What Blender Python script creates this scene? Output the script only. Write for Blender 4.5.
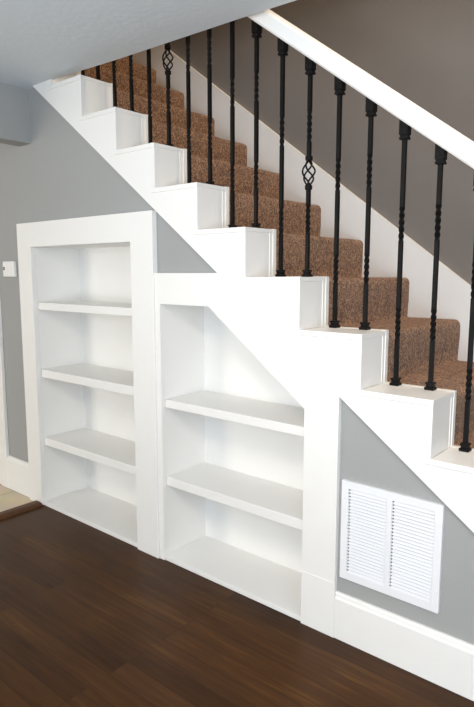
import bpy, bmesh, math, random
from mathutils import Vector, Matrix
random.seed(4)
for o in list(bpy.data.objects): bpy.data.objects.remove(o)
S = bpy.context.scene
COL = S.collection

# ------------------------------------------------------------------ camera
CAM = Vector((1.5, -1.7712, 1.3457)); YAW, PITCH = -0.7003, -0.1371
fw = Vector((math.sin(YAW)*math.cos(PITCH), math.cos(YAW)*math.cos(PITCH), math.sin(PITCH)))
rt = Vector((math.cos(YAW), -math.sin(YAW), 0)); up = rt.cross(fw)
cd = bpy.data.cameras.new('camera'); cam = bpy.data.objects.new('camera', cd); COL.objects.link(cam)
m = Matrix((rt, up, -fw)).transposed().to_4x4(); m.translation = CAM; cam.matrix_world = m
cd.sensor_fit = 'VERTICAL'; cd.sensor_height = 36; cd.lens = 585.18/707*36
cd.clip_start = .05; S.camera = cam

# ------------------------------------------------------------------ light
W = bpy.data.worlds.new('world'); S.world = W; W.use_nodes = True
W.node_tree.nodes['Background'].inputs[0].default_value = (.86, .93, 1, 1)
W.node_tree.nodes['Background'].inputs[1].default_value = .45
def area(name, loc, target, sx, sy, power, color):
    d = bpy.data.lights.new(name, 'AREA'); d.shape = 'RECTANGLE'; d.size = sx; d.size_y = sy
    d.energy = power; d.color = color
    o = bpy.data.objects.new(name, d); COL.objects.link(o); o.location = loc
    o.rotation_euler = (Vector(target)-Vector(loc)).to_track_quat('-Z', 'Y').to_euler(); return o
area('daylight_back_window', (1.9, -4.05, 1.4), (1.7, 0, .9), 2.2, 1.7, 57, (.80, .90, 1))
area('daylight_side_window', (3.25, -2.2, 1.4), (.4, -.4, 1.1), 1.9, 1.5, 24, (.88, .94, 1))
area('daylight_entry_window', (-2.9, -4.75, 1.4), (-2.9, 0, 1.2), 1.4, 1.9, 72, (1, .91, .79))
area('upstairs_warm_lamp', (1.1, .52, 5.1), (1.0, .6, 1.2), 1.0, .6, 68, (1, .74, .47))  # unseen warm lamp above the stairwell, lighting the carpet treads
area('ceiling_fill', (1.7, -3.8, .6), (1.2, -2.3, 2.3), 2.2, .8, 44, (.86, .93, 1)).data.spread = 1.8  # added upward fill that brightens the ceiling, standing in for bounced daylight
area('room_warm_fill', (1.3, -1.9, 2.29), (1.3, -1.9, 0), .5, .5, 30, (1, .84, .68))  # added unseen overhead light, warms shelf tops and tread caps
S.view_settings.view_transform = 'Standard'; S.view_settings.look = 'None'
S.view_settings.gamma = 1; S.view_settings.exposure = .18; S.view_settings.use_curve_mapping = False

# ------------------------------------------------------------------ materials
def srgb(c): return tuple(((v/255)/12.92 if v/255 <= .04045 else ((v/255+.055)/1.055)**2.4) for v in c)+(1,)
def base_mat(name, rough=.5, spec=.5):
    M = bpy.data.materials.new(name); M.use_nodes = True; nt = M.node_tree
    b = nt.nodes['Principled BSDF']; b.inputs['Roughness'].default_value = rough
    b.inputs['Specular IOR Level'].default_value = spec
    return M, nt, b
def N(nt, t, **kw):
    n = nt.nodes.new(t)
    for k, v in kw.items(): setattr(n, k, v)
    return n
def paint(name, rgb, rough=.5, spec=.4, var=.03, bump=.02, scale=60):
    M, nt, b = base_mat(name, rough, spec)
    tc = N(nt, 'ShaderNodeTexCoord'); n1 = N(nt, 'ShaderNodeTexNoise'); n1.inputs['Scale'].default_value = 2.5
    n1.inputs['Detail'].default_value = 3
    mx = N(nt, 'ShaderNodeMix', data_type='RGBA'); c = srgb(rgb)
    mx.inputs[6].default_value = tuple(v*(1-var) for v in c[:3])+(1,); mx.inputs[7].default_value = tuple(min(1, v*(1+var)) for v in c[:3])+(1,)
    nt.links.new(tc.outputs['Object'], n1.inputs['Vector']); nt.links.new(n1.outputs[0], mx.inputs[0]); nt.links.new(mx.outputs[2], b.inputs['Base Color'])
    n2 = N(nt, 'ShaderNodeTexNoise'); n2.inputs['Scale'].default_value = scale; n2.inputs['Detail'].default_value = 4
    bp = N(nt, 'ShaderNodeBump'); bp.inputs['Strength'].default_value = bump; bp.inputs['Distance'].default_value = .01
    nt.links.new(tc.outputs['Object'], n2.inputs['Vector']); nt.links.new(n2.outputs[0], bp.inputs['Height']); nt.links.new(bp.outputs[0], b.inputs['Normal'])
    return M
WHITE = paint('white_semigloss_paint', (241, 240, 237), .38, .35, .01, .01)
GREY = paint('grey_wall_paint', (162, 163, 162), .75, .2, .02, .05, 90)
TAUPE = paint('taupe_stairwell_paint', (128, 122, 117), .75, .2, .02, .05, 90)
CEIL = paint('ceiling_paint', (216, 224, 230), .85, .15, .01, .14, 35)
PLASTIC = paint('white_plastic', (240, 240, 238), .35, .4, .005, 0)
DARKGREY = paint('dark_plastic', (95, 98, 105), .5, .4, .01, 0)
VENTM = paint('white_enamel', (238, 239, 242), .35, .45, .005, 0)
DUCT = paint('duct_interior', (120, 122, 125), .8, .2, .05, 0)
IRON = paint('black_iron', (10, 9, 9), .5, .2, .15, .15, 200)

def wood(name, cols, rough, plank=(1.1, .083), tint=None):
    M, nt, b = base_mat(name, rough, .15)
    L = nt.links.new; tc = N(nt, 'ShaderNodeTexCoord')
    br = N(nt, 'ShaderNodeTexBrick'); br.offset = .37; br.offset_frequency = 3; br.squash = 1
    br.inputs['Scale'].default_value = 1; br.inputs['Brick Width'].default_value = plank[0]; br.inputs['Row Height'].default_value = plank[1]
    br.inputs['Mortar Size'].default_value = .0009; br.inputs['Mortar Smooth'].default_value = .3; br.inputs['Bias'].default_value = 0
    br.inputs['Color1'].default_value = (0, 0, 0, 1); br.inputs['Color2'].default_value = (1, 1, 1, 1); br.inputs['Mortar'].default_value = (.5, .5, .5, 1)
    L(tc.outputs['Object'], br.inputs['Vector'])
    mp = N(nt, 'ShaderNodeMapping'); mp.inputs['Scale'].default_value = (1.6, 26, 10); L(tc.outputs['Object'], mp.inputs['Vector'])
    add = N(nt, 'ShaderNodeVectorMath', operation='MULTIPLY_ADD'); add.inputs[1].default_value = (9, 9, 9)
    L(br.outputs['Color'], add.inputs[0]); L(mp.outputs[0], add.inputs[2])
    ns = N(nt, 'ShaderNodeTexNoise'); ns.inputs['Scale'].default_value = 1.6; ns.inputs['Detail'].default_value = 7; ns.inputs['Roughness'].default_value = .62
    ns.inputs['Distortion'].default_value = .6; L(add.outputs[0], ns.inputs['Vector'])
    big = N(nt, 'ShaderNodeTexNoise'); big.inputs['Scale'].default_value = 2.2; big.inputs['Detail'].default_value = 2; L(tc.outputs['Object'], big.inputs['Vector'])
    m1 = N(nt, 'ShaderNodeMath', operation='MULTIPLY'); m1.inputs[1].default_value = .13; L(br.outputs['Color'], m1.inputs[0])
    m2 = N(nt, 'ShaderNodeMath', operation='MULTIPLY_ADD'); m2.inputs[1].default_value = .55; L(ns.outputs[0], m2.inputs[0]); L(m1.outputs[0], m2.inputs[2])
    m3 = N(nt, 'ShaderNodeMath', operation='MULTIPLY_ADD'); m3.inputs[1].default_value = .3; L(big.outputs[0], m3.inputs[0]); L(m2.outputs[0], m3.inputs[2])
    rp = N(nt, 'ShaderNodeValToRGB'); e = rp.color_ramp.elements
    e[0].position = .3; e[0].color = srgb(cols[0]); e[1].position = .85; e[1].color = srgb(cols[2])
    x = e.new(.58); x.color = srgb(cols[1]); L(m3.outputs[0], rp.inputs[0])
    mx = N(nt, 'ShaderNodeMix', data_type='RGBA', blend_type='MULTIPLY'); L(br.outputs['Fac'], mx.inputs[0]); L(rp.outputs[0], mx.inputs[6]); mx.inputs[7].default_value = (.35, .3, .28, 1)
    L(mx.outputs[2], b.inputs['Base Color'])
    rr = N(nt, 'ShaderNodeMapRange'); rr.inputs[3].default_value = rough-.06; rr.inputs[4].default_value = rough+.12; L(ns.outputs[0], rr.inputs[0]); L(rr.outputs[0], b.inputs['Roughness'])
    bp = N(nt, 'ShaderNodeBump'); bp.inputs['Strength'].default_value = .12; bp.inputs['Distance'].default_value = .004; L(m3.outputs[0], bp.inputs['Height']); L(bp.outputs[0], b.inputs['Normal'])
    return M
FLOORM = wood('walnut_planks', [(42, 23, 9), (74, 46, 20), (120, 84, 38)], .33, (1.7, .083))
STRIPM = wood('walnut_strip', [(70, 44, 26), (88, 58, 34), (104, 72, 44)], .35, (9, 9))

def tile_mat():
    M, nt, b = base_mat('beige_stone_tile', .4, .4); L = nt.links.new; tc = N(nt, 'ShaderNodeTexCoord')
    br = N(nt, 'ShaderNodeTexBrick'); br.offset = 0; br.inputs['Scale'].default_value = 1; br.inputs['Brick Width'].default_value = .45; br.inputs['Row Height'].default_value = .45
    br.inputs['Mortar Size'].default_value = .004
    br.inputs['Color1'].default_value = srgb((214, 198, 172)); br.inputs['Color2'].default_value = srgb((204, 186, 160)); br.inputs['Mortar'].default_value = srgb((170, 155, 132))
    ns = N(nt, 'ShaderNodeTexNoise'); ns.inputs['Scale'].default_value = 7; ns.inputs['Detail'].default_value = 6
    mx = N(nt, 'ShaderNodeMix', data_type='RGBA', blend_type='SOFT_LIGHT'); mx.inputs[0].default_value = .5
    L(tc.outputs['Object'], br.inputs['Vector']); L(tc.outputs['Object'], ns.inputs['Vector']); L(br.outputs['Color'], mx.inputs[6]); L(ns.outputs['Color'], mx.inputs[7]); L(mx.outputs[2], b.inputs['Base Color'])
    return M
TILEM = tile_mat()
def carpet_mat():
    M, nt, b = base_mat('speckled_brown_carpet', .95, .1); L = nt.links.new; tc = N(nt, 'ShaderNodeTexCoord')
    n1 = N(nt, 'ShaderNodeTexNoise'); n1.inputs['Scale'].default_value = 130; n1.inputs['Detail'].default_value = 3; n1.inputs['Roughness'].default_value = .75
    n2 = N(nt, 'ShaderNodeTexNoise'); n2.inputs['Scale'].default_value = 42; n2.inputs['Detail'].default_value = 2
    v = N(nt, 'ShaderNodeTexVoronoi'); v.inputs['Scale'].default_value = 210
    for n in (n1, n2, v): L(tc.outputs['Object'], n.inputs['Vector'])
    a = N(nt, 'ShaderNodeMath', operation='MULTIPLY_ADD'); a.inputs[1].default_value = .25; L(n2.outputs[0], a.inputs[0]); L(n1.outputs[0], a.inputs[2])
    rp = N(nt, 'ShaderNodeValToRGB'); e = rp.color_ramp.elements
    e[0].position = .46; e[0].color = srgb((62, 37, 25)); e[1].position = .80; e[1].color = srgb((206, 164, 124))
    x = e.new(.60); x.color = srgb((122, 84, 58)); L(a.outputs[0], rp.inputs[0]); L(rp.outputs[0], b.inputs['Base Color'])
    b.inputs['Sheen Weight'].default_value = .25; b.inputs['Sheen Roughness'].default_value = .6
    bp = N(nt, 'ShaderNodeBump'); bp.inputs['Strength'].default_value = .8; bp.inputs['Distance'].default_value = .006
    L(v.outputs[0], bp.inputs['Height']); L(bp.outputs[0], b.inputs['Normal'])
    return M
CARPET = carpet_mat()

# ------------------------------------------------------------------ helpers
def box(bm, x0, x1, y0, y1, z0, z1, bev=0):
    vs = [bm.verts.new((x, y, z)) for x in (x0, x1) for y in (y0, y1) for z in (z0, z1)]
    fs = [bm.faces.new([vs[i] for i in f]) for f in ((0, 1, 3, 2), (4, 6, 7, 5), (0, 4, 5, 1), (2, 3, 7, 6), (0, 2, 6, 4), (1, 5, 7, 3))]
    if bev:
        es = list({e for f in fs for e in f.edges})
        bmesh.ops.bevel(bm, geom=es, offset=bev, segments=2, profile=.5, affect='EDGES')
def prism(bm, pts, y0, y1):       # polygon in x,z extruded along y
    n = len(pts)
    a = [bm.verts.new((x, y0, z)) for x, z in pts]; b = [bm.verts.new((x, y1, z)) for x, z in pts]
    bm.faces.new(a); bm.faces.new(b[::-1])
    for i in range(n): bm.faces.new((a[i], b[i], b[(i+1) % n], a[(i+1) % n]))
def finish(name, bm, mat, parent=None, smooth=False, bev=0):
    bmesh.ops.recalc_face_normals(bm, faces=bm.faces)
    me = bpy.data.meshes.new(name); bm.to_mesh(me); bm.free(); me.materials.append(mat)
    o = bpy.data.objects.new(name, me); COL.objects.link(o)
    if parent: o.parent = parent; o.matrix_parent_inverse = Matrix.Translation(-parent.location)
    if smooth:
        for p in me.polygons: p.use_smooth = True
    if bev:
        md = o.modifiers.new('bevel', 'BEVEL'); md.width = bev; md.segments = 2; md.limit_method = 'ANGLE'; md.angle_limit = .6
    return o
def bx(name, dims, mat, parent=None, bev=0):
    bm = bmesh.new(); box(bm, *dims); return finish(name, bm, mat, parent, bev=bev)
def pr(name, pts, y0, y1, mat, parent=None, bev=0):
    bm = bmesh.new(); prism(bm, pts, y0, y1); return finish(name, bm, mat, parent, bev=bev)
def struct(o): o['kind'] = 'structure'; return o
def tag(o, label, cat, group=None):
    o['label'] = label; o['category'] = cat
    if group: o['group'] = group
    return o
def empty(name, loc):
    o = bpy.data.objects.new(name, None); COL.objects.link(o); o.location = loc; o.empty_display_size = .1; return o

# ------------------------------------------------------------------ stair numbers
RUN, RISE, X0, Z0 = .2538, .19, -.9633, 2.28
def X(k): return X0+k*RUN
def Z(k): return Z0-k*RISE
D, WD = .193, .97
SL = RISE/RUN
def sb(x): return 1.9925-SL*(x-X0)          # lower edge of the sloping stringer board
CZ = 2.312
WY = .02                                     # face of the grey wall, 2 cm behind the white woodwork
KTOP, KBOT = -7, 11

# ------------------------------------------------------------------ structure
struct(bx('floor', (-1.50, 4.3, -4.7, WY+.02, -.1, 0), FLOORM))
struct(bx('floor_tile', (-4.2, -1.53, -4.7, WY+.02, -.1, .004), TILEM))
def ymin_edge():
    bm = bmesh.new()
    # ceiling with the stair opening: its edge runs over the stringer
    P = [(-4.2, -4.7), (4.3, -4.7), (4.3, .088), (.218, .085), (-.074, .07), (-.728, .045), (-1.2, .012), (-1.375, -.003), (-1.375, WY+.1), (-4.2, WY+.1)]
    a = [bm.verts.new((x, y, CZ)) for x, y in P]; b = [bm.verts.new((x, y, CZ+.28)) for x, y in P]
    bm.faces.new(a); bm.faces.new(b[::-1]); n = len(P)
    for i in range(n): bm.faces.new((a[i], b[i], b[(i+1) % n], a[(i+1) % n]))
    return struct(finish('ceiling', bm, CEIL))
ymin_edge()
# grey wall under and beside the stairs (one continuous plastered wall)
bm = bmesh.new()
y0, y1 = WY, WY+.1
prism(bm, [(-4.2, 0), (-1.60, 0), (-1.60, CZ), (-4.2, CZ)], y0, y1)
xa = X0+(1.9925-(CZ-.02))/SL
prism(bm, [(-1.60, 1.58), (-.476, 1.58), (-.476, sb(-.476)+.05), (xa, CZ), (-1.60, CZ)], y0, y1)
prism(bm, [(-.476, 1.30), (-.05, 1.30), (-.476, sb(-.476)+.03)], y0, y1)
prism(bm, [(.473, 0), (2.1, 0), (2.1, .02), (.473, sb(.473)+.03)], y0, y1)
struct(finish('wall_left', bm, GREY))
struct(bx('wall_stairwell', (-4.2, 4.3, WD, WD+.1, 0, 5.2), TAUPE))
bm = bmesh.new(); box(bm, -4.2, 4.3, -.10, -.01, CZ+.28, 5.2); struct(finish('wall_upper_blocker', bm, GREY))  # unseen upper wall, put in to block light from the stairwell
struct(bx('wall_upper_end', (-4.3, -4.2, .0, WD+.1, 0, 5.2), GREY))
struct(bx('ceiling_upper_blocker', (-4.3, 4.4, -.1, WD+.2, 5.2, 5.3), CEIL))  # unseen lid over the stairwell, added to keep it darker
# header where the opening to the tiled entry begins
struct(bx('wall_header', (-1.575, -1.461, -4.7, WY, 2.035, CZ), GREY))
# back and side walls of the room with window openings
def wall_open(name, axis, c, a0, a1, opens, z1=CZ):
    bm = bmesh.new(); t = .1
    def b(p, q, r, s):
        if axis == 'y': box(bm, p, q, c-t, c, r, s)
        else: box(bm, c, c+t, p, q, r, s)
    cur = a0
    for (o0, o1, z0, zz) in opens:
        b(cur, o0, 0, z1); b(o0, o1, 0, z0); b(o0, o1, zz, z1); cur = o1
    b(cur, a1, 0, z1)
    return struct(finish(name, bm, GREY))
wall_open('wall_back', 'y', -3.9, -1.5, 3.2, [(.7, 3.1, .4, 2.25)])
wall_open('wall_entry_back', 'y', -4.6, -4.2, -1.47, [(-3.7, -2.1, .3, 2.2)])
wall_open('wall_right', 'x', 3.1, -4.0, .98, [(-3.3, -1.1, .5, 2.25)])
wall_open('wall_entry', 'x', -4.3, -4.6, .0, [(-3.4, -1.4, .3, 2.1)])

# baseboards
def board(name, x0, x1, y0, h, thick=.018):
    bm = bmesh.new()
    P = [(y0, 0), (y0, h-.022), (y0+.004, h-.016), (y0+.006, h-.006), (y0+.010, h), (y0+thick, h), (y0+thick, 0)]
    a = [bm.verts.new((x0, y, z)) for y, z in P]; b = [bm.verts.new((x1, y, z)) for y, z in P]
    bm.faces.new(a); bm.faces.new(b[::-1])
    for i in range(len(P)): bm.faces.new((a[i], b[i], b[(i+1) % len(P)], a[(i+1) % len(P)]))
    return struct(finish(name, bm, WHITE))
board('baseboard_right', .4765, 2.0, .002, .178)
board('baseboard_left', -1.872, -1.6065, .002, .214)
# door casing at the far left of the entry wall, and the door beside it
struct(bx('trim_1', (-1.955, -1.872, -.002, WY, 0.004, 2.12), WHITE, bev=.003))
struct(bx('door_1', (-2.75, -1.955, .006, WY, 0.006, 2.05), WHITE))

# ------------------------------------------------------------------ tall bookcase
def bookcase_shell(root, xl, xr, zt, back, ylip=.02):
    t = .018
    bx('side_panel', (xl-t, xl, ylip, back, .002, zt+t), WHITE, root)
    bx('side_panel', (xr, xr+t, ylip, back, .002, zt+t), WHITE, root)
    bx('back_panel', (xl-t, xr+t, back, back+.008, .002, zt+t), WHITE, root)
tall = tag(empty('built_in_bookcase', (-1.04, .1, 0)), 'taller white built-in bookcase with three shelves, at the left under the high stairs', 'bookcase', 'white bookcases built in under the stairs')
L1, R1, T1 = -1.470, -.626, 1.486
bm = bmesh.new()
prism(bm, [(-1.605, 0), (L1, 0), (L1, T1), (R1, T1), (R1, 0), (-.474, 0), (-.474, 1.617), (-1.605, 1.617)], -.008, WY)
finish('face_frame', bm, WHITE, tall, bev=.0015)
bookcase_shell(tall, L1, R1, T1, .305)
bx('top_panel', (L1-.018, R1+.018, WY, .305, T1, T1+.018), WHITE, tall)
for z, t in ((1.181, .040), (.803, .046), (.403, .044)):
    bx('shelf', (L1+.001, R1-.001, .024, .304, z-t, z), WHITE, tall, bev=.002)
bx('bottom_shelf', (L1+.0005, R1-.0005, .000, .304, .001, .024), WHITE, tall, bev=.002)
# plinth block on the left stile
bx('plinth_block', (-1.607, L1+.001, -.0095, -.008, 0, .232), WHITE, tall, bev=.0005)

# ------------------------------------------------------------------ lower bookcase with sloping head
low = tag(empty('built_in_bookcase', (-.06, .1, 0)), 'lower white built-in bookcase with two shelves and a sloping head, beside the vent', 'bookcase', 'white bookcases built in under the stairs')
L2, R2, T2 = -.442, .3309, 1.208
xd = -.149; zr = .848
zt2 = 1.345; xt2 = X0+(1.9925-zt2)/SL
bm = bmesh.new()
# flat face frame around the five-sided opening
outer = [(-.4735, 0), (L2, 0), (L2, T2), (xd, T2), (R2, zr), (R2, 0), (.4755, 0), (.4755, sb(.4755)), (xt2, zt2), (-.4735, zt2)]
prism(bm, outer, 0, WY)
finish('face_frame', bm, WHITE, low, bev=.0012)
# carcass, its head following the slope of the stairs
t = .018
bx('side_panel', (L2-t, L2, WY, .285, .002, T2+t), WHITE, low)
bx('side_panel', (R2, R2+t, WY, .285, .002, zr+t), WHITE, low)
pr('back_panel', [(L2-t, .002), (R2+t, .002), (R2+t, zr), (xd, T2+t), (L2-t, T2+t)], .285, .293, WHITE, low)
pr('top_panel', [(L2-t, T2), (xd, T2), (R2, zr), (R2+t, zr), (R2+t, zr+t), (xd+.004, T2+t+.004), (L2-t, T2+t)], WY, .285, WHITE, low)
for z, th in ((.773, .038), (.407, .043)):
    bx('shelf', (L2+.001, R2-.001, .022, .284, z-th, z), WHITE, low, bev=.002)
bx('bottom_shelf', (L2+.0005, R2-.0005, .004, .284, .001, .022), WHITE, low, bev=.002)
bx('plinth_block', (R2, .4775, -.0015, .0005, 0, .215), WHITE, low, bev=.0005)

# ------------------------------------------------------------------ staircase
st = tag(empty('staircase', (.5, .5, 0)), 'white boxed staircase carpeted in speckled brown, rising to the left above the bookcases', 'staircase')
pts = []
pts.append((X(-1)-.0005, CZ-.0005))
for k in range(0, KBOT+1):
    pts.append((X(k-1)-.0005, Z(k)-.0005)); pts.append((X(k)-.0005, Z(k)-.0005))
pts.append((X(KBOT)-.0005, 0.0))
xend = X0+(1.9925-0)/SL
low_pts = [(xend, 0.0), (X0+(1.9925-(CZ-.0005))/SL, CZ-.0005)]
bm = bmesh.new(); prism(bm, pts[:]+low_pts, .0, WY); finish('stringer', bm, WHITE, st)
# inner board of the curb, standing slightly proud of the risers
ip = []
for k in range(KTOP, KBOT+1):
    ip.append((X(k-1)+.003, Z(k)+.0015)); ip.append((X(k)+.003, Z(k)+.0015))
ip.append((X(KBOT)+.005, 0)); ip += [(X(KBOT)-.3, 0), (X(KTOP-1), Z(KTOP)-.35)]
bm = bmesh.new(); prism(bm, ip, .172, D); finish('inner_board', bm, WHITE, st)
for k in range(KTOP, KBOT+1):
    bm = bmesh.new()
    box(bm, X(k-1), X(k)+.002, -.004 if k > -1 else .095, .172, Z(k)-.016, Z(k))
    if k > -1: box(bm, X(k-1)-.022, X(k)+.002, -.006, .001, Z(k)-.019, Z(k)+.0004)
    finish('tread_cap', bm, WHITE, st, bev=.0015)
    bm = bmesh.new()
    box(bm, X(k)-.018, X(k), WY-.001 if k > -1 else .095, .1722, Z(k+1), Z(k)-.016)
    if k > -1: box(bm, X(k)-.016, X(k)+.001, -.005, .0205, Z(k+1), Z(k)-.016)
    if k == -1:
        box(bm, X(k)-.10, X(k), .0202, .095, Z(k+1), Z(k)-.016)
    box(bm, X(k)-.001, X(k)+.002, .150, .153, Z(k+1), Z(k)-.016)
    finish('riser_panel', bm, WHITE, st, bev=.001)
# carpet: one continuous covering with rounded nosings
prof = []
r = .026; ins = .006
for k in range(KTOP, KBOT+1):
    xn, zt = X(k)-ins, Z(k)-.008
    prof.append((X(k-1)-ins+.004, zt))
    for i in range(6):
        a = math.pi/2*(1-i/5)
        prof.append((xn-r+r*math.cos(a), zt-r+r*math.sin(a)))
    prof.append((xn-.001, zt-.07)); 
    prof.append((xn-.004, Z(k+1)-.004))
ny = 60; bm = bmesh.new()
# subdivide the profile
P2 = []
for (a, b) in zip(prof[:-1], prof[1:]):
    d = math.dist(a, b); n = max(1, int(d/.03))
    for i in range(n): P2.append((a[0]+(b[0]-a[0])*i/n, a[1]+(b[1]-a[1])*i/n))
P2.append(prof[-1])
ya, yb = D+.0005, WD-.021
grid = []
from mathutils import noise as mn
for (x, z) in P2:
    row = []
    for j in range(ny+1):
        y = ya+(yb-ya)*j/ny
        q = mn.noise(Vector((x*14, y*14, z*14)))*.0025
        row.append(bm.verts.new((x+q, y, z+q*.8)))
    grid.append(row)
for i in range(len(grid)-1):
    for j in range(ny): bm.faces.new((grid[i][j], grid[i+1][j], grid[i+1][j+1], grid[i][j+1]))
c = finish('carpet', bm, CARPET, st, smooth=True)
tag(c, 'speckled brown carpet', 'x'); del c['category']
# underside that closes the flight below the carpet
pr('underside', [(X(KTOP-1), Z(KTOP)-.36), (X(KTOP-1), Z(KTOP)-.34), (X(KBOT)-.2, .02), (X(KBOT)-.2, 0), (X(KBOT)-.24, 0)], D, WD-.021, WHITE, st)
# skirt board along the far wall
skz = .165
pr('skirt_board', [(X(KTOP), Z(KTOP)+skz), (X(KBOT)+.02, Z(KBOT)+skz-.01), (X(KBOT)+.02, 0), (X(KTOP), Z(KTOP)-.4)], WD-.02, WD, WHITE, st, bev=.002)

# ------------------------------------------------------------------ railing
rail = tag(empty('stair_railing', (.5, .155, .5)), 'stair railing of black twisted iron balusters under a white sloping handrail', 'railing')
BY = .155
def zr_(x): return 2.003-SL*(x-.4)       # underside of the handrail
# handrail with eased edges
bm = bmesh.new()
xA, xB = -3.0, X(KBOT)+.0
hw = .029; hh = .078
sec = [(-hw+.006, 0), (hw-.006, 0), (hw, .008), (hw, hh-.020), (hw-.004, hh-.008), (hw-.014, hh), (-hw+.014, hh), (-hw+.004, hh-.008), (-hw, hh-.020), (-hw, .008)]
a = [bm.verts.new((xA, BY+y, zr_(xA)+z)) for y, z in sec]; b = [bm.verts.new((xB, BY+y, zr_(xB)+z)) for y, z in sec]
bm.faces.new(a); bm.faces.new(b[::-1])
for i in range(len(sec)): bm.faces.new((a[i], b[i], b[(i+1) % len(sec)], a[(i+1) % len(sec)]))
finish('handrail', bm, WHITE, rail, bev=.0015)
bx('newel_post', (xB-.005, xB+.085, BY-.045, BY+.045, 0, zr_(xB)+.16), WHITE, rail, bev=.004)

def twisted_bar(bm, x, z0, z1, twists, s=.0069, skip=None):
    zs = {z0, z1}
    for t0, t1, n in twists:
        steps = n*10
        for i in range(steps+1): zs.add(round(t0+(t1-t0)*i/steps, 5))
    if skip: zs |= set(skip)
    zs = sorted(z for z in zs if z0-1e-6 <= z <= z1+1e-6)
    def ang(z):
        a = 0
        for t0, t1, n in twists: a += n*math.pi/2*min(1, max(0, (z-t0)/(t1-t0)))
        return a
    prev = None
    for z in zs:
        a = ang(z); tw = any(t0 < z < t1 for t0, t1, _ in twists); ss = s*(.97 if tw else 1)
        ring = [bm.verts.new((x+ss*math.sqrt(2)*math.cos(a+math.pi/4+i*math.pi/2), BY+ss*math.sqrt(2)*math.sin(a+math.pi/4+i*math.pi/2), z)) for i in range(4)]
        if prev and not (skip and prev[1] >= skip[0]-1e-6 and z <= skip[1]+1e-6):
            for i in range(4): bm.faces.new((prev[0][i], prev[0][(i+1) % 4], ring[(i+1) % 4], ring[i]))
        elif not prev: bm.faces.new(ring[::-1])
        if prev and skip and abs(z-skip[1]) < 1e-6: bm.faces.new(ring[::-1])
        if skip and abs(z-skip[0]) < 1e-6: bm.faces.new(ring)
        prev = (ring, z)
    bm.faces.new(prev[0])
def tube(bm, pts, r, n=6):
    prev = None
    for i, p in enumerate(pts):
        t = (pts[min(i+1, len(pts)-1)]-pts[max(i-1, 0)]).normalized()
        u = t.cross(Vector((0.3, .9, .2))).normalized(); v = t.cross(u)
        ring = [bm.verts.new(p+r*(math.cos(2*math.pi*j/n)*u+math.sin(2*math.pi*j/n)*v)) for j in range(n)]
        if prev:
            for j in range(n): bm.faces.new((prev[j], prev[(j+1) % n], ring[(j+1) % n], ring[j]))
        else: bm.faces.new(ring[::-1])
        prev = ring
    bm.faces.new(prev)
basket_x = {(5, 1), (3, 1) , (1, 1) if False else (3, 1)}
nb = 0
bar_index = 0
for k in range(-3, KBOT+1):
    for side in (0, 1):
        x = X(k)-(.200, .0735)[side]; zb = Z(k)
        ztop = zr_(x)
        idx = 2*k+side
        basket = (idx-11) % 6 == 0 and idx <= 11
        tw = [(zb+.165, zb+.275, 5), (zb+.502, zb+.618, 5)]
        bm = bmesh.new()
        if basket:
            g0, g1 = zb+.347, zb+.434
            twisted_bar(bm, x, zb+.001, ztop, tw, skip=(g0, g1))
            o = finish('baluster', bm, IRON, rail)
            bm = bmesh.new()
            for q in range(4):
                pts_ = []
                for i in range(25):
                    u = i/24; rr = .0035+.0205*math.sin(math.pi*u)**.9; a = q*math.pi/2+u*math.pi*1.15
                    pts_.append(Vector((x+rr*math.cos(a), BY+rr*math.sin(a), g0-.004+(g1-g0+.008)*u)))
                tube(bm, pts_, .0034)
            for zc in (g0-.010, g1+.010):
                box(bm, x-.0110, x+.0110, BY-.0110, BY+.0110, zc-.009, zc+.009, .003)
            finish('basket', bm, IRON, o)
        else:
            twisted_bar(bm, x, zb+.001, ztop, tw)
            o = finish('baluster', bm, IRON, rail)
        # base shoe
        bm = bmesh.new()
        box(bm, x-.0165, x+.0165, BY-.0165, BY+.0165, zb+.0002, zb+.010, .002)
        box(bm, x-.0120, x+.0120, BY-.0120, BY+.0120, zb+.010, zb+.020, .002)
        box(bm, x-.0145, x+.0145, BY-.0145, BY+.0145, zb+.020, zb+.027, .002)
        finish('base_shoe', bm, IRON, o)
        # top shoe, cut to the slope of the rail
        bm = bmesh.new()
        w = .0150; zt = ztop
        vs = [bm.verts.new((x+sx*w, BY+sy*w, (zt-sx*w*SL+.001) if top else zt-.040)) for top in (0, 1) for sx, sy in ((-1, -1), (1, -1), (1, 1), (-1, 1))]
        bm.faces.new(vs[:4][::-1]); bm.faces.new(vs[4:])
        for i in range(4): bm.faces.new((vs[i], vs[(i+1) % 4], vs[4+(i+1) % 4], vs[4+i]))
        box(bm, x-.0125, x+.0125, BY-.0125, BY+.0125, zt-.047, zt-.040, .001)
        box(bm, x-.0150, x+.0150, BY-.0150, BY+.0150, zt-.055, zt-.047, .002)
        finish('top_shoe', bm, IRON, o)

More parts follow.
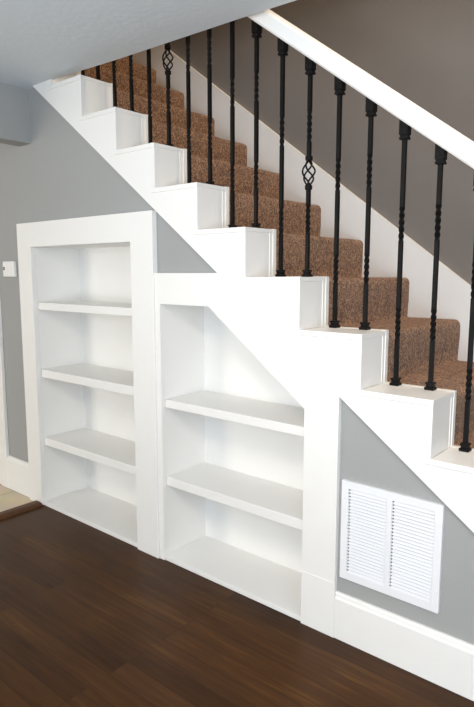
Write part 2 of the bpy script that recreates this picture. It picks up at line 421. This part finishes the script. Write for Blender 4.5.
# ------------------------------------------------------------------ return air grille
vent = tag(empty('vent_grille', (.674, WY, .42)), 'white louvered return air vent grille on the grey wall at the right', 'vent')
vx0, vx1, vz0, vz1 = .490, .857, .242, .612
bm = bmesh.new(); yf, yk = .010, WY
cells = [(.517, .664), (.683, .831)]
zz0, zz1 = vz0+.028, vz1-.028
box(bm, vx0, vx1, yf, yk, vz0, zz0); box(bm, vx0, vx1, yf, yk, zz1, vz1)
box(bm, vx0, cells[0][0], yf, yk, zz0, zz1); box(bm, cells[0][1], cells[1][0], yf, yk, zz0, zz1); box(bm, cells[1][1], vx1, yf, yk, zz0, zz1)
bmesh.ops.remove_doubles(bm, verts=bm.verts, dist=1e-5)
finish('frame', bm, VENTM, vent)
bx('duct_back', (cells[0][0]-.005, cells[1][1]+.005, WY-.001, WY+.0005, zz0-.005, zz1+.005), DUCT, vent)
for (c0, c1) in cells:
    bm = bmesh.new(); n = 26
    for i in range(n):
        zc = zz0+(zz1-zz0)*(i+.5)/n; h = (zz1-zz0)/n
        P = [(yf+.0006, zc-h*.50), (yf, zc-h*.40), (WY-.002, zc+h*.25), (WY-.0014, zc+h*.15)]
        box(bm, c0, c0+.0065, yf+.001, yf+.002, zc-h*.5, zc+h*.05)
        a = [bm.verts.new((c0+.006, y, z)) for y, z in P]; b = [bm.verts.new((c1-.001, y, z)) for y, z in P]
        bm.faces.new(a); bm.faces.new(b[::-1])
        for j in range(4): bm.faces.new((a[j], b[j], b[(j+1) % 4], a[(j+1) % 4]))
    finish('louvers', bm, VENTM, vent)
for x in (vx0+.010, vx1-.010):
    for z in (vz0+.075, vz1-.065):
        bm = bmesh.new(); bmesh.ops.create_cone(bm, cap_ends=True, segments=16, radius1=.0042, radius2=.0032, depth=.003,
            matrix=Matrix.Translation((x, yf-.001, z)) @ Matrix.Rotation(math.pi/2, 4, 'X'))
        finish('screw', bm, VENTM, vent)

# ------------------------------------------------------------------ thermostat
th = tag(empty('thermostat', (-1.745, WY, 1.37)), 'small white wall thermostat on the grey wall left of the tall bookcase', 'thermostat')
bm = bmesh.new(); box(bm, -1.790, -1.668, -.004, WY, 1.322, 1.412, .006); finish('housing', bm, PLASTIC, th)
bx('display', (-1.780, -1.765, -.0055, -.0035, 1.360, 1.380), DARKGREY, th, bev=.0008)
for z in (1.35, 1.372, 1.392):
    bx('button', (-1.728, -1.716, -.0058, -.0035, z-.004, z+.004), PLASTIC, th, bev=.0008)

# ------------------------------------------------------------------ transition strip between tile and wood
bm = bmesh.new()
P = [(-1.540, .004), (-1.536, .014), (-1.526, .019), (-1.490, .019), (-1.470, .015), (-1.456, .0085), (-1.454, .0005), (-1.50, .0002)]
ys, ye = -4.6, -.0125
a = [bm.verts.new((x, ys, z)) for x, z in P]; b = [bm.verts.new((x, ye, z)) for x, z in P]
bm.faces.new(a); bm.faces.new(b[::-1])
for i in range(len(P)): bm.faces.new((a[i], b[i], b[(i+1) % len(P)], a[(i+1) % len(P)]))
tag(finish('threshold_strip', bm, STRIPM), 'raised brown wooden threshold strip between the beige tile and the dark floor', 'threshold')
